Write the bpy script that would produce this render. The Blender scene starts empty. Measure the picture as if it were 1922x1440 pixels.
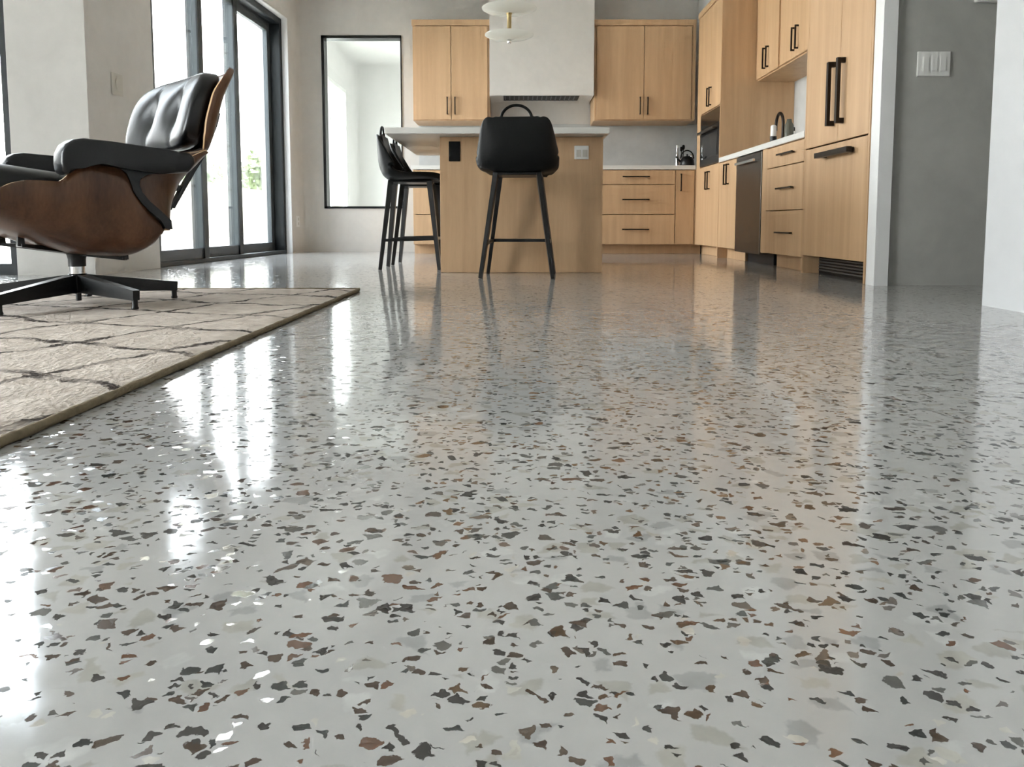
import bpy, bmesh, math, random
from mathutils import Vector, Matrix, noise
random.seed(7)
C = bpy.context.scene.collection
S = bpy.context.scene

# ------------------------------------------------------------------ materials
def newmat(name):
    m = bpy.data.materials.new(name); m.use_nodes = True
    nt = m.node_tree; nt.nodes.clear()
    return m, nt
def N(nt, t, **kw):
    n = nt.nodes.new(t)
    for k, v in kw.items():
        if k.startswith('i_'):
            key = k[2:]
            n.inputs[int(key) if key.isdigit() else key.replace('_', ' ')].default_value = v
        else:
            setattr(n, k, v)
    return n
def L(nt, a, b): nt.links.new(a, b)
def mth(nt, op, a, b=None, c=None):
    n = nt.nodes.new('ShaderNodeMath'); n.operation = op
    for i, x in enumerate((a, b, c)):
        if x is None: continue
        if isinstance(x, (int, float)): n.inputs[i].default_value = x
        else: L(nt, x, n.inputs[i])
    return n.outputs[0]
def mixc(nt, f, a, b):
    n = nt.nodes.new('ShaderNodeMix'); n.data_type = 'RGBA'
    for i, x in ((0, f), (6, a), (7, b)):
        if isinstance(x, (int, float)): n.inputs[i].default_value = x
        elif isinstance(x, tuple): n.inputs[i].default_value = (*x, 1)
        else: L(nt, x, n.inputs[i])
    return n.outputs[2]
def bsdf(nt, **kw):
    out = N(nt, 'ShaderNodeOutputMaterial'); b = N(nt, 'ShaderNodeBsdfPrincipled')
    L(nt, b.outputs[0], out.inputs[0])
    for k, v in kw.items(): b.inputs[k.replace('_', ' ')].default_value = v
    return b
def coords(nt, scale=(1, 1, 1), rot=(0, 0, 0)):
    t = N(nt, 'ShaderNodeTexCoord'); mp = N(nt, 'ShaderNodeMapping')
    mp.inputs['Scale'].default_value = scale; mp.inputs['Rotation'].default_value = rot
    L(nt, t.outputs['Object'], mp.inputs[0]); return mp.outputs[0]

def plain(name, col, rough=.5, metal=0, var=.0, vscale=6, bump=0, bscale=80, spec=.5, coat=0):
    m, nt = newmat(name); b = bsdf(nt, Roughness=rough, Metallic=metal)
    b.inputs['Specular IOR Level'].default_value = spec
    b.inputs['Coat Weight'].default_value = coat
    co = coords(nt)
    nz = N(nt, 'ShaderNodeTexNoise', i_Scale=vscale, i_Detail=5.0); L(nt, co, nz.inputs['Vector'])
    lo = tuple(max(0, c * (1 - var)) for c in col); hi = tuple(min(1, c * (1 + var)) for c in col)
    L(nt, mixc(nt, nz.outputs['Fac'], lo, hi), b.inputs['Base Color'])
    if bump:
        n2 = N(nt, 'ShaderNodeTexNoise', i_Scale=bscale, i_Detail=4.0); L(nt, co, n2.inputs['Vector'])
        bp = N(nt, 'ShaderNodeBump', i_Strength=bump, i_Distance=.01)
        L(nt, n2.outputs['Fac'], bp.inputs['Height']); L(nt, bp.outputs[0], b.inputs['Normal'])
    return m

def wood(name, c_lo, c_hi, rough=.45, scale=(38, 38, 1.6), rot=(0, 0, 0), band=.5, bump=.05, fine=9.0):
    m, nt = newmat(name); b = bsdf(nt, Roughness=rough)
    co = coords(nt, scale, rot)
    oi = N(nt, 'ShaderNodeObjectInfo')
    ad = N(nt, 'ShaderNodeVectorMath', operation='ADD'); L(nt, co, ad.inputs[0])
    sc = N(nt, 'ShaderNodeVectorMath', operation='SCALE'); sc.inputs[0].default_value = (37, 51, 23)
    L(nt, oi.outputs['Random'], sc.inputs['Scale']); L(nt, sc.outputs[0], ad.inputs[1])
    n1 = N(nt, 'ShaderNodeTexNoise', i_Scale=.35, i_Detail=6.0, i_Roughness=.6, i_Distortion=.6); L(nt, ad.outputs[0], n1.inputs['Vector'])
    n2 = N(nt, 'ShaderNodeTexNoise', i_Scale=fine, i_Detail=3.0); L(nt, ad.outputs[0], n2.inputs['Vector'])
    f = mth(nt, 'ADD', mth(nt, 'MULTIPLY', n1.outputs['Fac'], 1 - band * .45), mth(nt, 'MULTIPLY', n2.outputs['Fac'], band * .45))
    r = N(nt, 'ShaderNodeValToRGB'); r.color_ramp.elements[0].position = .3; r.color_ramp.elements[1].position = .7
    r.color_ramp.elements[0].color = (*c_lo, 1); r.color_ramp.elements[1].color = (*c_hi, 1)
    L(nt, f, r.inputs[0]); L(nt, r.outputs[0], b.inputs['Base Color'])
    bp = N(nt, 'ShaderNodeBump', i_Strength=bump, i_Distance=.004); L(nt, n2.outputs['Fac'], bp.inputs['Height']); L(nt, bp.outputs[0], b.inputs['Normal'])
    return m

def plaster(name, col, var=.07):
    m, nt = newmat(name); b = bsdf(nt, Roughness=.82)
    co = coords(nt)
    n1 = N(nt, 'ShaderNodeTexNoise', i_Scale=2.2, i_Detail=7.0, i_Roughness=.62, i_Distortion=.5); L(nt, co, n1.inputs['Vector'])
    n2 = N(nt, 'ShaderNodeTexNoise', i_Scale=14.0, i_Detail=6.0); L(nt, co, n2.inputs['Vector'])
    f = mth(nt, 'ADD', mth(nt, 'MULTIPLY', n1.outputs['Fac'], .75), mth(nt, 'MULTIPLY', n2.outputs['Fac'], .25))
    r = N(nt, 'ShaderNodeValToRGB'); r.color_ramp.elements[0].position = .32; r.color_ramp.elements[1].position = .68
    r.color_ramp.elements[0].color = (*[c * (1 - var) for c in col], 1); r.color_ramp.elements[1].color = (*[min(1, c * (1 + var)) for c in col], 1)
    L(nt, f, r.inputs[0]); L(nt, r.outputs[0], b.inputs['Base Color'])
    bp = N(nt, 'ShaderNodeBump', i_Strength=.06, i_Distance=.01); L(nt, n2.outputs['Fac'], bp.inputs['Height']); L(nt, bp.outputs[0], b.inputs['Normal'])
    return m

def floor_mat():
    m, nt = newmat('polished_terrazzo'); b = bsdf(nt, Roughness=.1)
    b.inputs['IOR'].default_value = 1.52
    geo = N(nt, 'ShaderNodeNewGeometry')
    dn = N(nt, 'ShaderNodeTexNoise', i_Scale=110.0, i_Detail=3.0); L(nt, geo.outputs['Position'], dn.inputs['Vector'])
    ds = N(nt, 'ShaderNodeVectorMath', operation='SUBTRACT'); L(nt, dn.outputs['Color'], ds.inputs[0]); ds.inputs[1].default_value = (.5, .5, .5)
    dsc = N(nt, 'ShaderNodeVectorMath', operation='SCALE'); dsc.inputs['Scale'].default_value = .012; L(nt, ds.outputs[0], dsc.inputs[0])
    pos = N(nt, 'ShaderNodeVectorMath', operation='ADD'); L(nt, geo.outputs['Position'], pos.inputs[0]); L(nt, dsc.outputs[0], pos.inputs[1])
    # cement matrix
    n1 = N(nt, 'ShaderNodeTexNoise', i_Scale=1.6, i_Detail=8.0, i_Roughness=.65); L(nt, geo.outputs['Position'], n1.inputs['Vector'])
    n2 = N(nt, 'ShaderNodeTexNoise', i_Scale=45.0, i_Detail=4.0); L(nt, geo.outputs['Position'], n2.inputs['Vector'])
    f = mth(nt, 'ADD', mth(nt, 'MULTIPLY', n1.outputs['Fac'], .6), mth(nt, 'MULTIPLY', n2.outputs['Fac'], .4))
    col = mixc(nt, f, (.372, .366, .358), (.492, .486, .478))
    tilt = None
    def layer(col, scale, edge, keep, off, stops, soft, nk, op):
        mp = N(nt, 'ShaderNodeVectorMath', operation='ADD'); mp.inputs[1].default_value = off; L(nt, pos.outputs[0], mp.inputs[0])
        sq = N(nt, 'ShaderNodeVectorMath', operation='MULTIPLY'); sq.inputs[1].default_value = (1, 1.15, 0); L(nt, mp.outputs[0], sq.inputs[0])
        ve = N(nt, 'ShaderNodeTexVoronoi', voronoi_dimensions='2D', feature='DISTANCE_TO_EDGE', i_Scale=scale)
        vc = N(nt, 'ShaderNodeTexVoronoi', voronoi_dimensions='2D', feature='F1', i_Scale=scale)
        L(nt, sq.outputs[0], ve.inputs['Vector']); L(nt, sq.outputs[0], vc.inputs['Vector'])
        sp = N(nt, 'ShaderNodeSeparateColor'); L(nt, vc.outputs['Color'], sp.inputs[0])
        e = mth(nt, 'ADD', mth(nt, 'MULTIPLY', sp.outputs[2], edge), edge * .35)
        mr = N(nt, 'ShaderNodeMapRange'); mr.interpolation_type = 'SMOOTHSTEP'
        L(nt, ve.outputs['Distance'], mr.inputs[0]); L(nt, e, mr.inputs[1]); L(nt, mth(nt, 'ADD', e, soft), mr.inputs[2])
        k = mth(nt, 'GREATER_THAN', sp.outputs[0], keep)
        mask = mth(nt, 'MULTIPLY', mr.outputs[0], k)
        r = N(nt, 'ShaderNodeValToRGB'); r.color_ramp.interpolation = 'CONSTANT'
        els = r.color_ramp.elements
        els[0].position = 0; els[0].color = (*stops[0][1], 1); els[1].position = stops[1][0]; els[1].color = (*stops[1][1], 1)
        for p_, c_ in stops[2:]:
            x = els.new(p_); x.color = (*c_, 1)
        L(nt, sp.outputs[1], r.inputs[0])
        cn = mixc(nt, n2.outputs['Fac'], (.55, .55, .55), (1.35, 1.35, 1.35))
        mu = N(nt, 'ShaderNodeMix'); mu.data_type = 'RGBA'; mu.blend_type = 'MULTIPLY'; mu.inputs[0].default_value = 1
        L(nt, r.outputs[0], mu.inputs[6]); L(nt, cn, mu.inputs[7])
        out = mixc(nt, mth(nt, 'MULTIPLY', mask, op), col, mu.outputs[2])
        tv = N(nt, 'ShaderNodeVectorMath', operation='SUBTRACT'); L(nt, vc.outputs['Color'], tv.inputs[0]); tv.inputs[1].default_value = (.88, .5, .5)
        flat = N(nt, 'ShaderNodeVectorMath', operation='MULTIPLY'); flat.inputs[1].default_value = (nk, nk, 0); L(nt, tv.outputs[0], flat.inputs[0])
        t2 = N(nt, 'ShaderNodeVectorMath', operation='SCALE'); L(nt, flat.outputs[0], t2.inputs[0]); L(nt, mask, t2.inputs['Scale'])
        return out, mask, t2.outputs[0]
    dark = [(0, (.022, .018, .015)), (.26, (.050, .026, .013)), (.42, (.020, .024, .022)), (.58, (.105, .042, .016)), (.68, (.10, .098, .09)), (.78, (.060, .036, .019)), (.93, (.55, .53, .48))]
    pale = [(0, (.30, .29, .24)), (.35, (.24, .25, .25)), (.6, (.37, .35, .29)), (.8, (.55, .55, .54))]
    col, mp_, t0 = layer(col, 34, .16, .66, (3.1, 1.7, 0), pale, .14, .0, .55)
    col, m2, t2 = layer(col, 100, .20, .735, (.37, .91, 0), dark, .05, .42, .95)
    col, m1, t1 = layer(col, 55, .24, .785, (0, 0, 0), dark, .035, .46, .95)
    L(nt, col, b.inputs['Base Color'])
    a1 = N(nt, 'ShaderNodeVectorMath', operation='ADD'); L(nt, t1, a1.inputs[0]); L(nt, t2, a1.inputs[1])
    def ripple(scale, amp):
        w = N(nt, 'ShaderNodeTexNoise', i_Scale=scale, i_Detail=2.0); L(nt, geo.outputs['Position'], w.inputs['Vector'])
        su = N(nt, 'ShaderNodeVectorMath', operation='SUBTRACT'); L(nt, w.outputs['Color'], su.inputs[0]); su.inputs[1].default_value = (.5, .5, .5)
        mu = N(nt, 'ShaderNodeVectorMath', operation='MULTIPLY'); L(nt, su.outputs[0], mu.inputs[0]); mu.inputs[1].default_value = (amp, amp, 0)
        return mu.outputs[0]
    def vadd(a, c):
        v = N(nt, 'ShaderNodeVectorMath', operation='ADD'); L(nt, a, v.inputs[0]); L(nt, c, v.inputs[1]); return v.outputs[0]
    def unit(a):
        v = N(nt, 'ShaderNodeVectorMath', operation='NORMALIZE'); L(nt, a, v.inputs[0]); return v.outputs[0]
    wavy = vadd(geo.outputs['Normal'], vadd(ripple(30, .022), ripple(6, .014)))
    L(nt, unit(vadd(wavy, a1.outputs[0])), b.inputs['Normal'])
    L(nt, unit(wavy), b.inputs['Coat Normal'])
    b.inputs['Coat Weight'].default_value = .14; b.inputs['Coat Roughness'].default_value = .05
    return m

def rug_mat():
    m, nt = newmat('woven_wool_pile'); b = bsdf(nt, Roughness=.95)
    b.inputs['Specular IOR Level'].default_value = .1
    geo = N(nt, 'ShaderNodeNewGeometry'); sep = N(nt, 'ShaderNodeSeparateXYZ'); L(nt, geo.outputs['Position'], sep.inputs[0])
    dn = N(nt, 'ShaderNodeTexNoise', i_Scale=2.2, i_Detail=3.0); L(nt, geo.outputs['Position'], dn.inputs['Vector'])
    fn = N(nt, 'ShaderNodeTexNoise', i_Scale=90.0, i_Detail=4.0); L(nt, geo.outputs['Position'], fn.inputs['Vector'])
    sn = N(nt, 'ShaderNodeTexNoise', i_Scale=11.0, i_Detail=5.0); L(nt, geo.outputs['Position'], sn.inputs['Vector'])
    wob = mth(nt, 'ADD', mth(nt, 'MULTIPLY', mth(nt, 'SUBTRACT', dn.outputs['Fac'], .5), .28), mth(nt, 'MULTIPLY', mth(nt, 'SUBTRACT', fn.outputs['Fac'], .5), .05))
    def lines(kx, ky, per, wid):
        v = mth(nt, 'ADD', mth(nt, 'ADD', mth(nt, 'MULTIPLY', sep.outputs[0], kx), mth(nt, 'MULTIPLY', sep.outputs[1], ky)), wob)
        d = mth(nt, 'ABSOLUTE', mth(nt, 'SUBTRACT', mth(nt, 'FRACT', mth(nt, 'DIVIDE', v, per)), .5))
        mr = N(nt, 'ShaderNodeMapRange'); mr.inputs[1].default_value = wid; mr.inputs[2].default_value = wid * 2.2; mr.inputs[3].default_value = 1; mr.inputs[4].default_value = 0
        L(nt, d, mr.inputs[0]); return mr.outputs[0]
    l = mth(nt, 'MAXIMUM', lines(.35, 1.0, .34, .022), lines(1.0, -.42, .36, .018))
    brk = N(nt, 'ShaderNodeMapRange'); brk.inputs[1].default_value = .36; brk.inputs[2].default_value = .52; L(nt, sn.outputs['Fac'], brk.inputs[0])
    l2 = mth(nt, 'MULTIPLY', l, mth(nt, 'ADD', mth(nt, 'MULTIPLY', brk.outputs[0], .8), .2))
    mn = N(nt, 'ShaderNodeTexNoise', i_Scale=34.0, i_Detail=4.0); L(nt, geo.outputs['Position'], mn.inputs['Vector'])
    base = mixc(nt, mth(nt, 'ADD', mth(nt, 'MULTIPLY', sn.outputs['Fac'], .5), mth(nt, 'MULTIPLY', mn.outputs['Fac'], .5)), (.32, .25, .20), (.90, .82, .745))  # shadows of the uneven pile painted into the wool colour as contrast
    base = mixc(nt, mth(nt, 'MULTIPLY', fn.outputs['Fac'], .35), base, (.42, .35, .28))
    L(nt, mixc(nt, l2, base, (.075, .06, .052)), b.inputs['Base Color'])
    h = mth(nt, 'SUBTRACT', mth(nt, 'ADD', mth(nt, 'MULTIPLY', fn.outputs['Fac'], .7), mth(nt, 'MULTIPLY', sn.outputs['Fac'], .5)), mth(nt, 'MULTIPLY', l, .5))
    bp = N(nt, 'ShaderNodeBump', i_Strength=1.0, i_Distance=.018); L(nt, h, bp.inputs['Height']); L(nt, bp.outputs[0], b.inputs['Normal'])
    return m

def glass_mat(name, tint=(1, 1, 1), refl=1.0):
    m, nt = newmat(name); out = N(nt, 'ShaderNodeOutputMaterial')
    t = N(nt, 'ShaderNodeBsdfTransparent'); t.inputs[0].default_value = (*tint, 1)
    g = N(nt, 'ShaderNodeBsdfGlossy'); g.inputs['Roughness'].default_value = .01
    fr = N(nt, 'ShaderNodeFresnel', i_IOR=1.45); mx = N(nt, 'ShaderNodeMixShader')
    L(nt, mth(nt, 'MULTIPLY', fr.outputs[0], refl), mx.inputs[0]); L(nt, t.outputs[0], mx.inputs[1]); L(nt, g.outputs[0], mx.inputs[2]); L(nt, mx.outputs[0], out.inputs[0])
    return m
def frosted(name):
    m, nt = newmat(name); out = N(nt, 'ShaderNodeOutputMaterial')
    t = N(nt, 'ShaderNodeBsdfTransparent'); d = N(nt, 'ShaderNodeBsdfPrincipled'); d.inputs['Base Color'].default_value = (.86, .85, .8, 1)
    d.inputs['Roughness'].default_value = .12
    tr = N(nt, 'ShaderNodeBsdfTranslucent'); tr.inputs[0].default_value = (.9, .9, .86, 1)
    a = N(nt, 'ShaderNodeMixShader', i_0=.4); L(nt, d.outputs[0], a.inputs[1]); L(nt, tr.outputs[0], a.inputs[2])
    x = N(nt, 'ShaderNodeMixShader', i_0=.78); L(nt, t.outputs[0], x.inputs[1]); L(nt, a.outputs[0], x.inputs[2]); L(nt, x.outputs[0], out.inputs[0])
    return m

M = dict(
    floor=floor_mat(), rug=rug_mat(),
    plaster=plaster('grey_lime_plaster', (.64, .62, .59)),
    hall=plaster('shaded_grey_plaster', (.42, .415, .395), .12),  # grey plaster with the hallway's shade put into a darker tone
    lime=plaster('pale_lime_plaster', (.54, .545, .555), .04),
    sun=plaster('warm_white_plaster', (.70, .695, .685), .03),
    white=plaster('white_plaster', (.78, .78, .78), .03),
    ceil=plaster('ceiling_paint', (.87, .865, .84), .02),
    splash=plaster('pale_stone_splashback', (.52, .525, .52), .10),
    oak=wood('light_oak', (.49, .305, .165), (.62, .41, .24)),
    oakin=plain('oak_shadow_gap', (.16, .09, .045), .7, var=.1),
    walnut=wood('walnut_veneer', (.030, .0115, .0055), (.145, .060, .027), .34, (26, 26, 6), (0, .45, 0), .55, .03, 5.0),
    ply=plain('plywood_edge', (.52, .34, .18), .5, var=.15, vscale=60),
    leather=plain('black_leather', (.006, .0065, .0075), .33, var=.2, bump=.06, bscale=260, spec=.4),
    stool=plain('black_upholstery', (.0022, .003, .0032), .5, var=.2, bump=.05, bscale=300, spec=.22),
    blackm=plain('black_metal', (.004, .0045, .005), .36, 0, var=.1, spec=.4),
    frame=plain('dark_window_frame', (.014, .018, .021), .42, .2, var=.1),
    framel=plain('grey_anodised_frame', (.085, .098, .105), .45, .35, var=.06),
    bronze=plain('dark_bronze', (.016, .010, .006), .42, .5, var=.15),
    quartz=plain('pale_quartz', (.70, .69, .66), .28, var=.05, vscale=9),
    steel=plain('brushed_dark_steel', (.12, .108, .095), .3, .9, var=.08, vscale=3),
    chrome=plain('chrome', (.75, .75, .75), .14, 1),
    brass=plain('brushed_brass', (.55, .43, .22), .32, 1, var=.1),
    blackg=plain('black_glass', (.004, .005, .0055), .06, 0, spec=.6),
    ovens=plain('oven_dark_metal', (.02, .02, .02), .3, .6),
    plastic=plain('white_plastic', (.80, .80, .78), .35, var=.01),
    plateg=plain('warm_grey_plastic', (.55, .53, .48), .4),
    grille=plain('dark_grille', (.012, .013, .015), .5, .4),
    louvre=plain('grey_louvre', (.11, .12, .13), .4, .5),
    glass=glass_mat('clear_window_glass', (.97, .985, .98), .6),
    frost=frosted('frosted_glass'),
    olive=plain('olive_grey_glaze', (.11, .11, .085), .25, var=.15),
    stone=plain('warm_paving', (.72, .68, .60), .9, var=.12, vscale=2),
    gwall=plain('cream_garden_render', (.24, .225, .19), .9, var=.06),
    leafm=plain('pale_green_leaf', (.16, .20, .10), .7, var=.35, vscale=3),
    bark=plain('bark', (.16, .12, .08), .9, var=.3, vscale=20),
    brown=plain('brown_ceramic', (.16, .085, .05), .4, var=.1),
    binding=plain('olive_jute_binding', (.21, .165, .10), .95, var=.45, vscale=70, bump=.9, bscale=160),
    greyfab=plain('blue_grey_fabric', (.30, .36, .40), .9, var=.15, bump=.3, bscale=120),
)

# ------------------------------------------------------------------ mesh helpers
class MB:
    def __init__(s, org=(0, 0, 0)):
        s.bm = bmesh.new(); s.o = Vector(org)
    def _v(s, p): return s.bm.verts.new(Vector(p) - s.o)
    def box(s, x0, x1, y0, y1, z0, z1, bev=0.0, f=None):
        x0, x1 = sorted((x0, x1)); y0, y1 = sorted((y0, y1)); z0, z1 = sorted((z0, z1))
        ps = [(x0, y0, z0), (x1, y0, z0), (x1, y1, z0), (x0, y1, z0), (x0, y0, z1), (x1, y0, z1), (x1, y1, z1), (x0, y1, z1)]
        if f: ps = [f(p) for p in ps]
        v = [s._v(p) for p in ps]
        fs = [s.bm.faces.new([v[i] for i in q]) for q in ((3, 2, 1, 0), (4, 5, 6, 7), (0, 1, 5, 4), (1, 2, 6, 5), (2, 3, 7, 6), (3, 0, 4, 7))]
        if bev:
            es = list({e for q in fs for e in q.edges})
            bmesh.ops.bevel(s.bm, geom=es, offset=bev, segments=2, affect='EDGES', profile=.5)
        return s
    def prism(s, poly, axis, a0, a1):
        """extrude a 2D polygon along an axis: axis 'y' takes (x,z), 'x' takes (y,z), 'z' takes (x,y)"""
        def P(q, a):
            return {'y': (q[0], a, q[1]), 'x': (a, q[0], q[1]), 'z': (q[0], q[1], a)}[axis]
        A = [s._v(P(q, a0)) for q in poly]; B = [s._v(P(q, a1)) for q in poly]
        n = len(poly)
        s.bm.faces.new(A); s.bm.faces.new(B[::-1])
        for i in range(n): s.bm.faces.new((A[i], B[i], B[(i + 1) % n], A[(i + 1) % n]))
        return s
    def tube(s, pts, r, seg=12, closed=False, caps=True):
        pts = [Vector(p) for p in pts]; n = len(pts)
        rs = r if isinstance(r, (list, tuple)) else [r] * n
        rings = []; up = None
        for i, p in enumerate(pts):
            if closed: t = pts[(i + 1) % n] - pts[i - 1]
            else: t = pts[min(i + 1, n - 1)] - pts[max(i - 1, 0)]
            t.normalize()
            if up is None:
                up = Vector((0, 0, 1)) if abs(t.z) < .9 else Vector((1, 0, 0))
            side = t.cross(up).normalized(); up = side.cross(t).normalized()
            rings.append([s._v(p + (side * math.cos(a) + up * math.sin(a)) * rs[i]) for a in [2 * math.pi * k / seg for k in range(seg)]])
        m = n if closed else n - 1
        for i in range(m):
            A, B = rings[i], rings[(i + 1) % n]
            for k in range(seg): s.bm.faces.new((A[k], A[(k + 1) % seg], B[(k + 1) % seg], B[k]))
        if caps and not closed:
            s.bm.faces.new(rings[0][::-1]); s.bm.faces.new(rings[-1])
        return s
    def bar(s, p0, p1, w0, w1, d0=None, d1=None, side=None):
        """tapered rectangular bar from p0 to p1; w along side, d across"""
        p0, p1 = Vector(p0), Vector(p1); d0 = d0 or w0; d1 = d1 or w1
        t = (p1 - p0).normalized()
        sd = Vector(side) if side else (Vector((1, 0, 0)) if abs(t.x) < .9 else Vector((0, 1, 0)))
        sd = (sd - t * sd.dot(t)).normalized(); ot = t.cross(sd)
        R = []
        for p, w, d in ((p0, w0, d0), (p1, w1, d1)):
            R.append([s._v(p + sd * (a * w / 2) + ot * (b * d / 2)) for a, b in ((-1, -1), (1, -1), (1, 1), (-1, 1))])
        A, B = R
        s.bm.faces.new(A[::-1]); s.bm.faces.new(B)
        for k in range(4): s.bm.faces.new((A[k], A[(k + 1) % 4], B[(k + 1) % 4], B[k]))
        return s
    def lathe(s, prof, c=(0, 0, 0), seg=32):
        rings = []
        for r, z in prof:
            if r < 1e-5: rings.append([s._v((c[0], c[1], c[2] + z))])
            else: rings.append([s._v((c[0] + r * math.cos(2 * math.pi * k / seg), c[1] + r * math.sin(2 * math.pi * k / seg), c[2] + z)) for k in range(seg)])
        for A, B in zip(rings, rings[1:]):
            if len(A) == 1 and len(B) == 1: continue
            for k in range(seg):
                k2 = (k + 1) % seg
                if len(A) == 1: s.bm.faces.new((A[0], B[k2], B[k]))
                elif len(B) == 1: s.bm.faces.new((A[k], A[k2], B[0]))
                else: s.bm.faces.new((A[k], A[k2], B[k2], B[k]))
        for R_, fl in ((rings[0], True), (rings[-1], False)):
            if len(R_) > 2: s.bm.faces.new(R_[::-1] if fl else R_)
        return s
    def pad(s, sx, sy, sz, n=4.0, cuts=10, fn=None):
        """a puffy superellipsoid block with half sizes sx, sy, sz, then bent by fn"""
        b2 = bmesh.new(); bmesh.ops.create_cube(b2, size=2)
        bmesh.ops.subdivide_edges(b2, edges=b2.edges[:], cuts=cuts, use_grid_fill=True)
        for v in b2.verts:
            p = v.co; d = (abs(p.x) ** n + abs(p.y) ** n + abs(p.z) ** n) ** (1 / n); q = p / d
            v.co = Vector((q.x * sx, q.y * sy, q.z * sz))
            if fn: v.co = Vector(fn(v.co))
        mp = {}
        for v in b2.verts: mp[v] = s._v(v.co)
        for f in b2.faces: s.bm.faces.new([mp[v] for v in f.verts])
        b2.free(); return s
    def grid(s, fn, nu, nv):
        V = [[s._v(fn(i / nu, j / nv)) for j in range(nv + 1)] for i in range(nu + 1)]
        for i in range(nu):
            for j in range(nv): s.bm.faces.new((V[i][j], V[i + 1][j], V[i + 1][j + 1], V[i][j + 1]))
        return s
    def build(s, name, mat, parent=None, smooth=False, ang=None):
        bmesh.ops.recalc_face_normals(s.bm, faces=s.bm.faces[:])
        me = bpy.data.meshes.new(name); s.bm.to_mesh(me); s.bm.free()
        o = bpy.data.objects.new(name, me); C.objects.link(o)
        for mm in (mat if isinstance(mat, (list, tuple)) else [mat]): me.materials.append(M[mm])
        if smooth:
            me.polygons.foreach_set('use_smooth', [True] * len(me.polygons))
            if ang:
                try: me.set_sharp_from_angle(angle=math.radians(ang))
                except Exception: pass
        if parent: o.parent = parent
        return o

def thing(name, label, cat, loc=(0, 0, 0), rz=0, group=None):
    o = bpy.data.objects.new(name, None); C.objects.link(o); o.empty_display_size = .1
    o.location = loc; o.rotation_euler = (0, 0, rz)
    return tag(o, label, cat, group)
def tag(o, label, cat, group=None):
    o['label'] = label; o['category'] = cat
    if group: o['group'] = group
    return o
def struct(o, label, cat):
    o['kind'] = 'structure'; o['label'] = label; o['category'] = cat; return o
def lab(o, t): o['label'] = t; return o

# ------------------------------------------------------------------ layout
XR = 1.87          # front plane of the right hand cabinet run
YB = 7.90          # front plane of the back cabinet run
YW = 8.55          # back wall
XW = 2.52          # kitchen's right wall
YF = 4.947         # island end panel
SK = .057
def shl(p): return (p[0] + SK * (p[1] - 8.13), p[1], p[2])   # the left wall is not quite square to the back wall
ZC = 3.08

# ---- room shell
o = MB().box(-4.75, 3.9, -3.8, 4.84, -.12, 0).box(-2.86, 3.9, 4.84, 8.69, -.12, 0).build('floor', 'floor'); struct(o, 'polished grey terrazzo floor with dark and rust stone chips', 'floor')
o = MB().box(-4.75, 3.9, -3.8, 4.84, ZC, ZC + .12).box(-2.80, 3.9, 4.84, 8.69, ZC, ZC + .12).build('ceiling', 'ceil'); struct(o, 'pale ceiling over the open living room and kitchen', 'ceiling')
o = MB().box(-2.75, -1.2, 5.5, YW, 2.825, ZC).build('trim_1', 'ceil'); struct(o, 'pale dropped ceiling strip above the narrow interior window', 'soffit')
# back wall with an opening
wx0, wx1, wz0, wz1 = -2.16, -1.275, .485, 2.385
b = MB()
b.box(-2.75, wx0, YW, YW + .14, 0, ZC).box(wx1, XW + .1, YW, YW + .14, 0, ZC).box(wx0, wx1, YW, YW + .14, 0, wz0).box(wx0, wx1, YW, YW + .14, wz1, ZC)
o = b.build('wall_back', 'plaster'); struct(o, 'grey plaster back wall behind the kitchen', 'wall')
# left wall pieces (pier with the glass beside it)
def lbox(b, x0, x1, y0, y1, z0, z1, bev=0): return b.box(x0, x1, y0, y1, z0, z1, bev, shl)
b = MB(); b.box(-3.10, -2.616, 4.69, 5.0, 0, ZC)
bm_ = lbox(b, -2.42 - .47, -2.42, 4.72, 5.46, 0, ZC)
o = MB().prism([(-3.10, 4.69), (-2.616, 4.69), (-2.575, 5.46), (-3.06, 5.46)], 'z', 0, ZC).build('wall_left_pier', 'plaster')
b.bm.free(); struct(o, 'grey plaster pier between the glass panes with a small switch plate', 'wall')
DY0, DY1, DZ = 5.46, 8.13, 2.46
b = MB(); lbox(b, -2.72, -2.42, DY0, DY1, DZ, ZC); lbox(b, -2.72, -2.42, DY1, YW, 0, ZC)
o = b.build('wall_left', 'plaster'); struct(o, 'plaster wall around the sliding glass door', 'wall')

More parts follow.
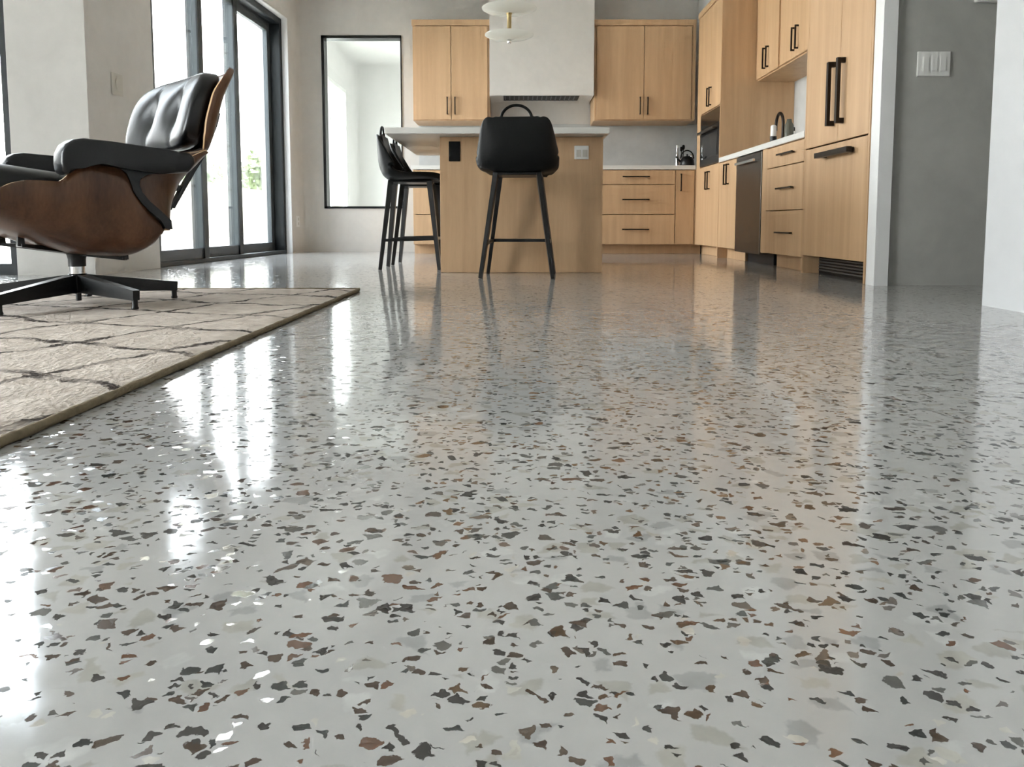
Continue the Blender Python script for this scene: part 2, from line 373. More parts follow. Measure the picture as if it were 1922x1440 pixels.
# sliding door ------------------------------------------------------------
dp = -2.47   # interior face of the door frame (before shear)
door = bpy.data.objects.new('door_1', None); C.objects.link(door); struct(door, 'dark framed sliding glass door to the bright garden', 'door')
b = MB()
lbox(b, dp - .15, dp, DY0, DY0 + .05, 0, DZ - .0, .003); lbox(b, dp - .15, dp, DY1 - .06, DY1, 0, DZ, .003)
lbox(b, dp - .15, dp, DY0 + .05, DY1 - .06, DZ - .07, DZ, .003); lbox(b, dp - .15, dp + .02, DY0 + .05, DY1 - .06, 0, .035, .003)
b.build('door_frame', 'frame', door)
def panel(y0, y1, x0, sw=.075, th=.045, latch=False):
    b = MB(); z0, z1 = .035, DZ - .07
    lbox(b, x0, x0 + th, y0, y0 + sw, z0, z1, .002); lbox(b, x0, x0 + th, y1 - sw, y1, z0, z1, .002)
    lbox(b, x0, x0 + th, y0 + sw, y1 - sw, z0, z0 + .085, .002); lbox(b, x0, x0 + th, y0 + sw, y1 - sw, z1 - .085, z1, .002)
    pn = b.build('sliding_panel', 'framel', door)
    g = MB(); lbox(g, x0 + th / 2 - .004, x0 + th / 2 + .004, y0 + sw - .01, y1 - sw + .01, z0 + .08, z1 - .08); g.build('glass_pane', 'glass', pn)
    if latch:
        h = MB()
        for zz in (.62, 1.02, 1.86): lbox(h, x0 + .008, x0 + th - .008, y0 - .004, y0, zz, zz + .018)
        h.build('latch', 'blackm', pn)
    return pn
panel(DY0 + .05, 6.32, dp - .050); panel(6.26, 7.13, dp - .100, latch=True); panel(7.06, DY1 - .06, dp - .148, latch=True)
# dark interior cover stiles where the panels overlap
b = MB(); lbox(b, dp - .004, dp + .008, 6.24, 6.32, .035, DZ - .07); lbox(b, dp - .055, dp - .043, 7.05, 7.13, .035, DZ - .07)
b.build('cover_stile', 'frame', door)
b = MB(); lbox(b, dp + .005, -2.405, DY1 - .012, DY1 + .001, 0, DZ - .012); lbox(b, dp + .005, -2.405, DY0, DY1, DZ - .012, DZ)
o = b.build('trim_2', 'white'); struct(o, 'thin white reveal around the sliding glass door', 'trim')

# glazed wall to the left of the pier -------------------------------------
def glazing(name, label, axis, c, a0, a1, z0, z1, n, fw=.07, d=.1, mat='frame'):
    w = bpy.data.objects.new(name, None); C.objects.link(w); struct(w, label, 'window')
    b = MB(); g = MB()
    def bx(bb, p0, p1, q0, q1, r0, r1):
        if axis == 'y': bb.box(p0, p1, r0, r1, q0, q1)
        else: bb.box(r0, r1, p0, p1, q0, q1)
    bx(b, a0, a1, z0, z0 + fw, c - d / 2, c + d / 2); bx(b, a0, a1, z1 - fw, z1, c - d / 2, c + d / 2)
    for k in range(n + 1):
        p = a0 + (a1 - a0 - fw) * k / n
        bx(b, p, p + fw, z0 + fw, z1 - fw, c - d / 2, c + d / 2)
    b.build('window_frame', mat, w)
    for k in range(n):
        g = MB(); p = a0 + (a1 - a0 - fw) * k / n + fw - .01; q = a0 + (a1 - a0 - fw) * (k + 1) / n + .01
        bx(g, p, q, z0 + fw - .01, z1 - fw + .01, c - .004, c + .004); g.build('glass_pane', 'glass', w)
    return w
glazing('window_2', 'full height glass pane at the edge of the plaster pier', 'y', 4.79, -4.6, -3.10, 0, ZC, 1)
glazing('window_3', 'wide glazed wall beside the rug', 'x', -4.68, -.3, 2.2, 0, 2.5, 2)
o = MB().box(-4.75, -4.6, -3.6, -.3, 0, ZC).box(-4.75, -4.6, -.3, 2.2, 2.5, ZC).box(-4.75, -4.6, 2.2, 4.84, 0, ZC).build('wall_left_living', 'white'); struct(o, 'white wall around the wide glazing', 'wall')
# wall behind the camera, with a window
o = MB().box(-4.75, 3.9, -3.75, -3.6, 0, ZC).build('wall_front', 'white'); struct(o, 'white living room wall opposite the kitchen', 'wall')
# right side
o = MB().box(1.845, 2.0, -3.6, 2.985, 0, ZC).build('wall_right', 'lime'); struct(o, 'white wall at the right, its edge framing the hallway', 'wall')
o = MB().box(1.93, 3.85, 3.945, 4.008, 0, ZC).build('wall_hall', 'hall'); struct(o, 'grey plaster hallway wall with the switches, toned darker for the hallway shade', 'wall')
o = MB().box(3.75, 3.9, 2.9, 4.0, 0, ZC).box(2.0, 3.9, 2.80, 2.985, 0, ZC).build('wall_hall_end', 'hall'); struct(o, 'grey plaster wall closing the hallway', 'wall')
o = MB().box(1.853, 1.925, 3.915, 4.008, 0, ZC).build('trim_3', 'white'); struct(o, 'narrow white wall end between refrigerator and grey hallway wall', 'trim')
o = MB().box(XW, XW + .12, 4.01, YW, 0, ZC).build('wall_right_kitchen', 'splash'); struct(o, 'pale stone faced wall behind the right hand counter', 'wall')
o = MB().box(2.0, XW, 6.99, YW, 2.44, ZC).box(2.0, XW, 4.08, 6.99, 2.50, ZC).build('trim_4', 'white'); struct(o, 'white soffit above the tall oak cabinets', 'soffit')
o = MB().box(-1.09, XW, YW - .012, YW, .86, 1.42).build('trim_5', 'splash'); struct(o, 'grey stone splashback under the back wall cabinets', 'splashback')

# interior window into the sun room ---------------------------------------
w = bpy.data.objects.new('window_1', None); C.objects.link(w); struct(w, 'narrow black framed window looking into a sunny white room', 'window')
b = MB(); fw = .022
b.box(wx0, wx0 + .03, YW - .012, YW + .13, wz0, wz1).box(wx1 - .012, wx1, YW - .012, YW + .13, wz0, wz1).box(wx0, wx1, YW - .012, YW + .13, wz1 - .03, wz1).box(wx0, wx1, YW - .012, YW + .13, wz0, wz0 + .025)
b.build('window_frame', 'blackm', w)
MB().box(wx0 + .02, wx1 - .01, YW + .05, YW + .058, wz0 + .02, wz1 - .02).build('glass_pane', 'glass', w)
# sun room
sy0, sy1, sx0, sx1 = 8.69, 12.9, -2.66, .2
o = MB().box(sx0 - .1, sx1 + .1, sy0, sy1 + .1, -.1, 0).build('floor_sunroom', 'stone'); struct(o, 'pale floor of the sunny room behind the interior window', 'floor')
o = MB().box(sx0 - .1, sx1 + .1, sy0, sy1 + .1, 2.95, 3.05).build('ceiling_sunroom', 'sun'); struct(o, 'white ceiling of the sunny room', 'ceiling')
o = MB().box(sx0 - .1, sx1 + .1, sy1, sy1 + .1, 0, 2.95).build('wall_sunroom_back', 'sun'); struct(o, 'white far wall of the sunny room', 'wall')
o = MB().box(sx1, sx1 + .1, sy0, sy1, 0, 2.95).build('wall_sunroom_right', 'sun'); struct(o, 'white side wall of the sunny room', 'wall')
o = MB().box(sx0 - .1, sx0, sy0, 9.0, 0, 2.95).box(sx0 - .1, sx0, 12.1, sy1, 0, 2.95).box(sx0 - .1, sx0, 9.0, 12.1, 2.4, 2.95).box(sx0 - .1, sx0, 9.0, 12.1, 0, .1).build('wall_sunroom_left', 'sun'); struct(o, 'white window wall of the sunny room', 'wall')
glazing('window_4', 'bright window of the sunny room seen through the interior window', 'x', sx0 - .05, 9.0, 12.1, .1, 2.4, 3, .06, .06, 'plastic')

# ------------------------------------------------------------------ kitchen fronts
class Run:
    """a cabinet front plane; u runs along it, d is the distance out into the room"""
    def __init__(s, axis, plane): s.ax, s.p = axis, plane
    def box(s, b, u0, u1, d0, d1, z0, z1, bev=0):
        if s.ax == 'B': return b.box(u0, u1, s.p - d1, s.p - d0, z0, z1, bev)
        return b.box(s.p - d1, s.p - d0, u0, u1, z0, z1, bev)
def handle_v(run, org, u, z0, z1, out, parent, w=.011, t=.012, name='handle'):
    b = MB(org)
    run.box(b, u - w / 2, u + w / 2, out - t, out, z0, z1, .001)
    for zz in (z0, z1 - w * 1.1): run.box(b, u - w / 2, u + w / 2, .02, out - t, zz, zz + w * 1.1)
    return b.build(name, 'bronze', parent)
def handle_h(run, org, u0, u1, z, out, parent, w=.011, t=.012, mat='bronze', name='handle'):
    b = MB(org)
    run.box(b, u0, u1, out - t, out, z - w / 2, z + w / 2, .001)
    du = .03 if u1 - u0 > .2 else .012
    for uu in (u0 + du, u1 - du - w): run.box(b, uu, uu + w, .02, out - t, z - w / 2, z + w / 2)
    return b.build(name, mat, parent)
RB, RR, RU = Run('B', YB), Run('R', XR), Run('R', 2.18)
RBU = Run('B', 8.10)
G = .003
def front(run, org, u0, u1, z0, z1, parent, name):
    return run.box(MB(org), u0 + G, u1 - G, 0, .02, z0 + G, z1 - G, .0015).build(name, 'oak', parent)
def carcass(run, org, u0, u1, depth, z0, z1, parent, extra=None, mat='oak'):
    b = MB(org); t = .018
    run.box(b, u0, u0 + t, -depth, -.001, z0, z1); run.box(b, u1 - t, u1, -depth, -.001, z0, z1)
    run.box(b, u0 + t, u1 - t, -depth, -.001, z0, z0 + t); run.box(b, u0 + t, u1 - t, -depth, -.001, z1 - t, z1)
    run.box(b, u0 + t, u1 - t, -depth, -depth + .01, z0 + t, z1 - t)
    if extra: extra(b)
    return b.build('carcass', mat, parent)
def org_of(run, u0, u1, depth, z=0):
    um = (u0 + u1) / 2
    return (um, run.p + depth / 2, z) if run.ax == 'B' else (run.p + depth / 2, um, z)

BASE_G, UP_G = 'oak base cabinets', 'oak wall cabinets'
ZK, ZT = .10, .872
def kick(run, org, u0, u1, parent, mat='oak', d=-.07):
    return run.box(MB(org), u0, u1, d - .02, d, 0.001, ZK).build('toe_kick', mat, parent)
def drawers(run, u0, u1, label, hu=None, hl=.29, depth=.6):
    org = org_of(run, u0, u1, depth); t = thing('drawer_cabinet', label, 'cabinet', org, 0, BASE_G)
    carcass(run, org, u0, u1, depth, ZK, ZT, t); kick(run, org, u0, u1, t)
    hu = hu or (u0 + u1) / 2
    for z0, z1, zh in ((.72, ZT - .004, .80), (.412, .72, .565), (ZK, .412, .258)):
        d = front(run, org, u0, u1, z0, z1, t, 'drawer')
        handle_h(run, org, hu - hl / 2, hu + hl / 2, zh, .052, d)
    return t
# back run
drawers(RB, .80, 1.64, 'oak three drawer base cabinet right of the island on the back wall', 1.23, .28)
drawers(RB, -1.075, -.29, 'oak drawer base cabinet behind the side stools, left of the island')
drawers(RB, -.288, .798, 'wide oak drawer cabinet on the back wall hidden behind the island')
org = org_of(RB, 1.642, 1.868, .6); t = thing('base_cabinet', 'narrow oak base cabinet in the corner beside the back wall drawers', 'cabinet', org, 0, BASE_G)
carcass(RB, org, 1.642, 1.868, .6, ZK, ZT, t); kick(RB, org, 1.642, 1.93, t)
d = front(RB, org, 1.642, 1.84, ZK, ZT - .004, t, 'door'); handle_v(RB, org, 1.695, .65, .83, .052, d)
RB.box(MB(org), 1.842, 1.868, -.01, .018, ZK, ZT).build('filler_strip', 'oak', t)
o = MB((0.4, 8.2, .874)).box(-1.09, 1.845, YB - .025, YW - .013, .874, .916, .002).build('countertop', 'quartz'); o.location = (.4, 8.2, .874)
tag(o, 'pale quartz countertop on the back wall cabinets', 'countertop')

# upper cabinets on the back wall
def upper(run, u0, u1, z0, z1, depth, label, zh, split=True, cornice=True, name='wall_cabinet', fu1=None):
    org = org_of(run, u0, u1, depth, z0); t = thing(name, label, 'cabinet', org, 0, UP_G)
    zt = z1 - .06 if cornice else z1
    carcass(run, org, u0, u1, depth, z0, zt, t)
    f1 = fu1 or u1 - .018; f0 = u0 + .018
    um = (f0 + f1) / 2
    for a, c, hu in ((f0, um, um - .04), (um, f1, um + .04)):
        d = front(run, org, a, c, z0 + .008, zt - .004, t, 'door'); handle_v(run, org, hu, zh, zh + .18, .05, d)
    if cornice: run.box(MB(org), u0 - .006, u1 + .006 if fu1 is None else u1, -depth, .026, zt, z1, .002).build('cornice', 'oak', t)
    if fu1: run.box(MB(org), f1 + .002, u1, 0, .016, z0, zt).build('filler_strip', 'oak', t)
    return t
upper(RBU, -1.09, -.287, 1.40, 2.435, .43, 'oak double door wall cabinet left of the range hood', 1.46)
upper(RBU, .815, 1.872, 1.40, 2.435, .43, 'oak double door wall cabinet right of the range hood', 1.46, fu1=1.835)

# hood
t = thing('range_hood', 'boxy plaster range hood between the oak wall cabinets', 'range hood', (.26, 8.28, 1.647))
og = (.26, 8.28, 1.647); hx0, hx1, hy0 = -.283, .800, 8.0
b = MB(og); b.box(hx0, hx1, hy0, hy0 + .03, 1.647, ZC - .002).box(hx0, hx0 + .03, hy0 + .03, YW - .002, 1.647, ZC - .002).box(hx1 - .03, hx1, hy0 + .03, YW - .002, 1.647, ZC - .002)
b.build('canopy', 'plaster', t)
MB(og).box(hx0 + .03, hx1 - .03, hy0 + .03, YW - .002, 1.662, 1.675).build('underside', 'plaster', t)
b = MB(og); b.box(-.14, .66, hy0 + .06, hy0 + .40, 1.655, 1.662); b.build('filter', 'grille', t)
b = MB(og)
for k in range(16): b.box(-.13 + k * .049, -.13 + k * .049 + .012, hy0 + .065, hy0 + .395, 1.648, 1.655)
b.build('filter_bars', 'louvre', t)

# tall oven cabinet
TY0, TY1 = 7.002, 7.872; og = org_of(RR, TY0, TY1, .64)
t = thing('oven_cabinet', 'tall oak cabinet housing the wall oven in the corner', 'cabinet', og)
b = MB(og); dep = XW - XR - .002
RR.box(b, TY0 - .018, TY0, -dep, .02, .001, 2.435); RR.box(b, TY1 - .02, TY1, -dep, 0, ZK, 2.435)
RR.box(b, TY0, TY1 - .02, -dep, -.001, ZK, ZK + .018); RR.box(b, TY0, TY1 - .02, -dep, -.001, .862, .88); RR.box(b, TY0, TY1 - .02, -dep, -.001, 1.392, 1.41); RR.box(b, TY0, TY1 - .02, -dep, -.001, 2.415, 2.435)
RR.box(b, TY0, TY1 - .02, -dep, -dep + .01, ZK + .018, 2.415); b.build('carcass', 'oak', t)
for z0, z1, zh in ((ZK, .872, .645), (1.402, 2.375, 1.44)):
    um = 7.36
    for a, c, hu in ((TY0, um, um - .04), (um, 7.715, um + .04)):
        d = front(RR, og, a, c, z0, z1, t, 'door'); handle_v(RR, og, hu, zh, zh + .175, .05, d)
RR.box(MB(og), 7.717, TY1, 0, .018, ZK, 2.375).build('filler_strip', 'oak', t)
RR.box(MB(og), TY0 - .02, TY1, 0, .026, 2.378, 2.435, .002).build('cornice', 'oak', t)
kick(RR, og, TY0, TY1 + .09, t, d=-.07)
# oven
og = (2.1, 7.36, .881); t = thing('wall_oven', 'black glass wall oven built into the tall oak cabinet', 'oven', og)
oy0, oy1 = 7.006, 7.712
RR.box(MB(og), oy0, oy1, -.5, 0, .882, 1.39).build('body', 'ovens', t)
RR.box(MB(og), oy0, oy1, .001, .022, 1.25, 1.388, .002).build('control_panel', 'blackg', t)
d = RR.box(MB(og), oy0, oy1, .001, .024, .885, 1.245, .002).build('door', 'ovens', t)
RR.box(MB(og), oy0 + .05, oy1 - .05, .024, .027, .95, 1.17).build('glass_window', 'blackg', d)
handle_h(RR, og, oy0 + .05, oy1 - .05, 1.205, .07, d, .022, .022, 'steel')

# right run below the counter
org = org_of(RR, 6.425, 6.98, .6); t = thing('base_cabinet', 'oak double door base cabinet between oven cabinet and dishwasher', 'cabinet', org, 0, BASE_G)
carcass(RR, org, 6.425, 6.98, .6, ZK, ZT, t); kick(RR, org, 6.425, 6.98, t)
for a, c, hu in ((6.425, 6.70, 6.66), (6.70, 6.98, 6.74)):
    d = front(RR, org, a, c, ZK, ZT - .004, t, 'door'); handle_v(RR, org, hu, .66, .84, .05, d)
og = org_of(RR, 5.76, 6.42, .6); t = thing('dishwasher', 'dark stainless dishwasher under the right hand counter', 'dishwasher', og)
RR.box(MB(og), 5.765, 6.415, -.56, -.002, .09, .868).build('body', 'ovens', t)
d = RR.box(MB(og), 5.765, 6.42, 0, .024, .085, .866, .004).build('door', 'steel', t)
h = handle_h(RR, og, 5.85, 6.34, .806, .065, d, .02, .02, 'chrome'); lab(h, 'chrome bar handle')
kick(RR, og, 5.765, 6.415, t, 'grille', -.09)
t = drawers(RR, 4.925, 5.64, 'oak three drawer base cabinet between dishwasher and refrigerator', 5.22, .30)
RR.box(MB(t.location), 5.645, 5.757, -.6, .018, .10, ZT).build('filler_panel', 'oak', t)
o = MB((2.2, 5.95, .874)).box(XR - .025, XW - .001, 4.924, 6.98, .874, .916, .002).build('countertop', 'quartz'); o.location = (2.2, 5.95, .874)
tag(o, 'pale quartz countertop along the right hand cabinets', 'countertop')
# uppers on the right wall
upper(RU, 6.372, 6.98, 1.60, 2.50, XW - 2.18 - .002, 'oak double door wall cabinet next to the tall oven cabinet', 1.66, cornice=False)
upper(RU, 5.60, 6.37, 1.60, 2.50, XW - 2.18 - .002, 'oak double door wall cabinet over the counter, next to the refrigerator end', 1.66, cornice=False)
upper(RU, 4.925, 5.598, 1.60, 2.50, XW - 2.18 - .002, 'oak double door wall cabinet partly hidden by the refrigerator', 1.66, cornice=False)

# refrigerator behind oak panels
og = (2.17, 4.46, 0); t = thing('refrigerator', 'tall oak panelled refrigerator with long black handles', 'refrigerator', og)
FY0, FY1, FS = 4.06, 4.90, 4.42
b = MB(og); RR.box(b, FY1, FY1 + .02, -(XW - XR - .002), .02, .001, 2.9); RR.box(b, 4.015, 4.035, -(XW - XR - .002), .02, .001, 2.9); b.build('side_panel', 'oak', t)
RR.box(MB(og), 4.037, FY1 - .002, -.62, -.002, .13, 2.1).build('body', 'ovens', t)
for a, c, hu in ((4.037, FS, FS - .065), (FS, FY1, FS + .065)):
    d = front(RR, og, a, c, .793, 2.12, t, 'door'); handle_v(RR, og, hu, .89, 1.255, .066, d, .026, .02)
for a, c in ((4.037, FS + .03), (FS + .03, FY1)): front(RR, og, a, c, 2.122, 2.9, t, 'top_door')
d = front(RR, og, 4.037, FY1, .115, .79, t, 'freezer_drawer'); handle_h(RR, og, 4.17, 4.62, .728, .075, d, .03, .03)
b = MB(og); RR.box(b, 4.037, FY1 - .0, -.12, -.09, .001, .112); b.build('grille', 'grille', t)
b = MB(og)
for k in range(5): RR.box(b, 4.045, FY1 - .03, -.09, -.075, .02 + k * .018, .029 + k * .018)
b.build('louvres', 'louvre', t)

# ------------------------------------------------------------------ island
IX0, IX1, IY1 = -.495, .555, 6.24
og = (.03, 5.6, 0); t = thing('kitchen_island', 'oak kitchen island with a plain end panel facing the room', 'kitchen island', og)
b = MB(og); b.box(IX0, IX1, YF + .02, IY1, .02, .878); b.build('carcass', 'oak', t)
MB(og).box(IX0 - .003, IX1 + .003, YF, YF + .02, .001, .879, .0015).build('end_panel', 'oak', t)
o = MB(og).box(-.440, -.366, YF - .006, YF, .722, .850, .002).build('power_outlet', 'stool', t); lab(o, 'black outlet cover on the end panel')
o = MB(og).box(.372, .465, YF - .012, YF, .735, .822, .004).build('outlet_box', 'plastic', t); lab(o, 'white outlet box on the end panel')
b = MB(og)
for xx in (.385, .425): b.box(xx, xx + .03, YF - .016, YF - .012, .75, .795)
b.build('socket', 'plateg', o)
o = MB((-.12, 5.5, .88)).box(-.825, .578, 4.775, 6.33, .88, .918, .003).build('island_countertop', 'quartz'); o.location = (-.12, 5.5, .88)
tag(o, 'pale quartz worktop overhanging the oak island', 'countertop')

# ------------------------------------------------------------------ pendant
px, py = -.052, 5.35; og = (px, py, 1.55)
t = thing('pendant_lamp', 'brass pendant lamp with two frosted glass discs over the island', 'lamp', og)
ZD = 1.592
b = MB(og)
b.lathe([(.006, ZD + .26), (.006, ZC - .03)], (px, py, 0), 12).lathe([(0, ZD + .188), (.022, ZD + .188), (.022, ZD + .198), (.015, ZD + .205), (.015, ZD + .30), (.006, ZD + .305)], (px, py, 0), 20)
b.lathe([(.022, ZD + .005), (.022, ZD + .018), (.015, ZD + .03), (.015, ZD + .165), (.021, ZD + .167), (.021, ZD + .175)], (px, py, 0), 20)
b.build('stem', 'brass', t, True, 40)
MB(og).lathe([(0, ZC - .03), (.06, ZC - .03), (.06, ZC - .001), (0, ZC - .001)], (px, py, 0), 24).build('ceiling_rose', 'brass', t)
for z, r, n_ in ((ZD + .178, .188, 'glass_disc'), (ZD, .168, 'glass_disc')):
    b = MB(og); prof = [(.012, z - .006), (r * .5, z + .002), (r * .85, z + .012), (r, z + .024), (r, z + .03), (r * .85, z + .019), (r * .5, z + .009), (.012, z + .004)]
    b.lathe(prof, (px, py, 0), 56); b.build(n_, 'frost', t, True, 50)
MB(og).lathe([(0, ZD - .035), (.012, ZD - .03), (.014, ZD - .006), (0, ZD - .005)], (px, py, 0), 16).build('finial', 'chrome', t, True)

# ------------------------------------------------------------------ bar stools
def catmull(P, t):
    n = len(P) - 1; x = min(max(t, 0), 1) * n; i = min(int(x), n - 1); f = x - i
    p0, p1, p2, p3 = P[max(i - 1, 0)], P[i], P[i + 1], P[min(i + 2, n)]
    return tuple(.5 * (2 * b + (c - a) * f + (2 * a - 5 * b + 4 * c - d) * f * f + (3 * b - a - 3 * c + d) * f ** 3) for a, b, c, d in zip(p0, p1, p2, p3))
#            x      z     halfw  wing
STOOL = [(.212, .618, .165, .00), (.205, .642, .192, .006), (.10, .648, .215, .016), (-.02, .640, .225, .032), (-.115, .634, .228, .068), (-.175, .664, .230, .102),
         (-.202, .730, .222, .102), (-.210, .812, .206, .068), (-.210, .875, .192, .032), (-.207, .908, .181, .012), (-.206, .923, .165, .004), (-.205, .931, .140, .0), (-.205, .934, .100, .0)]
def make_stool(label):
    t = thing('bar_stool', label, 'stool', (0, 0, 0), 0, 'black bar stools around the island')
    def f(u, v):
        x, z, hw, wg = catmull(STOOL, u)
        x2, z2, _, _ = catmull(STOOL, min(u + .01, 1)); x1, z1, _, _ = catmull(STOOL, max(u - .01, 0))
        tx, tz = x2 - x1, z2 - z1; l = math.hypot(tx, tz) or 1
        nx, nz = tz / l, -tx / l          # into the bucket
        s = v * 2 - 1; y = hw * math.sin(s * math.pi / 2) * (1 if abs(s) < 1 else 1)
        k = abs(s) ** 2.6 * wg
        return (x + nx * k, y, z + nz * k)
    b = MB(); b.grid(f, 40, 24); sh = b.build('seat_shell', 'stool', t, True)
    md = sh.modifiers.new('Solidify', 'SOLIDIFY'); md.thickness = .042; md.offset = 0
    md = sh.modifiers.new('Subdivision', 'SUBSURF'); md.levels = md.render_levels = 1
    # carrying handle
    pts = [(-.205, .088 * math.cos(a), .924 + .076 * math.sin(a)) for a in [math.pi * k / 20 for k in range(21)]]
    MB().tube(pts, .0085, 10).build('carry_handle', 'stool', t, True)
    b = MB(); b.box(-.150, .150, -.14, .14, .606, .622, .004); b.build('seat_frame', 'blackm', t)
    for sx in (-1, 1):
        for sy in (-1, 1):
            MB().bar((sx * .135, sy * .125, .618), (sx * .205, sy * .212, .001), .037, .025, .028, .020, (sx, sy * .2, 0)).build('leg', 'blackm', t)
    zf = .215; k = (.622 - zf) / .621; fx, fy = .135 + .07 * k, .125 + .087 * k
    b = MB(); b.bar((fx, -fy, zf), (fx, fy, zf), .02, .02, .02, .02); b.bar((-fx, -fy, zf - .01), (fx, -fy, zf), .02, .02); b.bar((-fx, fy, zf - .01), (fx, fy, zf), .02, .02)
    b.build('footrest', 'blackm', t)
    return t
def dup(root, loc, rz, label):
    r = root.copy(); C.objects.link(r); r.location = loc; r.rotation_euler = (0, 0, rz); r['label'] = label
    for ch in list(root.children):
        c = ch.copy(); C.objects.link(c); c.parent = r
    return r
s0 = make_stool('black bar stool with its back to the room at the island end panel')
s0.location = (.012, 4.625, 0); s0.rotation_euler = (0, 0, math.radians(90 - 4))
bpy.context.view_layer.update()
dup(s0, (-.748, 5.44, 0), math.radians(2), 'black bar stool nearer the room along the left side of the island')
dup(s0, (-.752, 6.02, 0), math.radians(1), 'black bar stool behind another along the left side of the island')

# ------------------------------------------------------------------ rug
RX0, RX1, RY0, RY1, RZ = -3.6, -.752, .35, 3.60, .016
t = thing('area_rug', 'cream wool rug with irregular dark lines under the lounge chair', 'rug', (-2.2, 2, 0))
og = (-2.2, 2, 0)
def rf(u, v):
    x = RX0 + (RX1 - RX0) * u; y = RY0 + (RY1 - RY0) * v
    e = min(x - RX0, RX1 - x, y - RY0, RY1 - y)
    z = RZ * min(1, .55 + e / .05 * .45) + .0035 * noise.noise((x * 22, y * 22, 0)) * min(1, e / .03)
    return (x + .004 * noise.noise((y * 9, 3, 0)), y, max(.004, z))
MB(og).grid(rf, 150, 170).build('pile', 'rug', t, True)
pts = []
def edge(a, c, n):
    return [(a[0] + (c[0] - a[0]) * k / n, a[1] + (c[1] - a[1]) * k / n, .0085) for k in range(n)]
pts = edge((RX0, RY0), (RX1, RY0), 60) + edge((RX1, RY0), (RX1, RY1), 160) + edge((RX1, RY1), (RX0, RY1), 60) + edge((RX0, RY1), (RX0, RY0), 60)
pts = [(x + .003 * noise.noise((x * 14, y * 14, 1)), y + .003 * noise.noise((x * 14, y * 14, 5)), z + .0012 * noise.noise((x * 30, y * 30, 9))) for x, y, z in pts]
MB(og).tube(pts, [.008 + .0012 * noise.noise((p[0] * 40, p[1] * 40, 0)) for p in pts], 10, True).build('binding', 'binding', t, True)

# ------------------------------------------------------------------ lounge chair
TH = math.radians(46); HUB = (-1.655, 2.845)
t = thing('lounge_chair', 'moulded walnut lounge chair with black leather cushions on the rug', 'chair', (HUB[0], HUB[1], RZ + .004), math.pi + TH)
LZ = -RZ - .004
# local frame: x forward, y to the sitter's left (the near side of the chair), z up.
def interp(tab, a):
    """shape preserving cubic through the table"""
    n = len(tab)
    if a <= tab[0][0]: return tab[0][1]
    if a >= tab[-1][0]: return tab[-1][1]
    d = [(tab[i + 1][1] - tab[i][1]) / (tab[i + 1][0] - tab[i][0]) for i in range(n - 1)]
    def m(i):
        if i == 0: return d[0]
        if i == n - 1: return d[-1]
        return 0 if d[i - 1] * d[i] <= 0 else 2 * d[i - 1] * d[i] / (d[i - 1] + d[i])
    for i in range(n - 1):
        if a <= tab[i + 1][0]:
            h = tab[i + 1][0] - tab[i][0]; t = (a - tab[i][0]) / h
            return (2 * t ** 3 - 3 * t * t + 1) * tab[i][1] + (t ** 3 - 2 * t * t + t) * h * m(i) + (-2 * t ** 3 + 3 * t * t) * tab[i + 1][1] + (t ** 3 - t * t) * h * m(i + 1)
rimT = [(-.181, .298), (-.179, .314), (-.129, .361), (-.083, .434), (-.064, .488), (-.039, .509), (.019, .527), (.076, .529), (.100, .512), (.125, .480), (.152, .461), (.224, .462), (.275, .453), (.311, .436), (.36, .415), (.44, .398)]
botT = [(-.181, .290), (-.172, .250), (-.161, .228), (-.114, .207), (.015, .218), (.12, .247), (.21, .281), (.317, .327), (.40, .370), (.44, .394)]
def supU(s, n):
    a = s * math.pi / 2; sg = 1 if s >= 0 else -1
    return sg * abs(math.sin(a)) ** (2 / n), abs(math.cos(a)) ** (2 / n)
def seat(u, v):
    a = -.181 + .621 * u; s = v * 2 - 1
    zr, zb = interp(rimT, a), interp(botT, a)
    y, c = supU(s, 3.0)
    w = .375 - .03 * max(0, (a - .3) / .14) - .015 * max(0, (-.11 - a) / .07)
    return (a, y * w, zr - (zr - zb) * c + LZ)
def shell(b_, name, mat, parent, th=.014):
    sh = b_.build(name, [mat, 'ply'], parent, True)
    md = sh.modifiers.new('Solidify', 'SOLIDIFY'); md.thickness = th; md.offset = 0; md.material_offset_rim = 1
    return sh
shell(MB().grid(seat, 70, 48), 'seat_shell', 'walnut', t)
rearT = [(.30, -.191), (.449, -.273), (.593, -.360)]
depT = [(.30, .008), (.33, .038), (.36, .077), (.398, .132), (.452, .192), (.48, .206), (.51, .16), (.54, .09), (.577, .044), (.593, .020)]
def back(u, v):
    z = .30 + .293 * u; s = v * 2 - 1
    a = interp(rearT, z); dpt = interp(depT, z) + .02
    y, c = supU(s, 3.0)
    return (a - .02 + dpt * (1 - c), y * (.378 - .02 * u), z + LZ)
shell(MB().grid(back, 44, 48), 'back_shell', 'walnut', t)
hrT = [(.606, -.404), (.70, -.434), (.80, -.464), (.915, -.516)]
hdT = [(.606, .022), (.65, .050), (.73, .066), (.80, .066), (.87, .052), (.915, .030)]
def head(u, v):
    z = .606 + .309 * u; s = v * 2 - 1
    a = interp(hrT, z); dpt = interp(hdT, z) + .022
    y, c = supU(s, 2.6)
    w = .345 + .02 * math.sin(u * math.pi) - .03 * max(0, (u - .8) / .2) ** 2 - .04 * max(0, (.2 - u) / .2) ** 2
    return (a + dpt * (1 - c), y * w, z + LZ)
shell(MB().grid(head, 36, 48), 'headrest_shell', 'walnut', t)
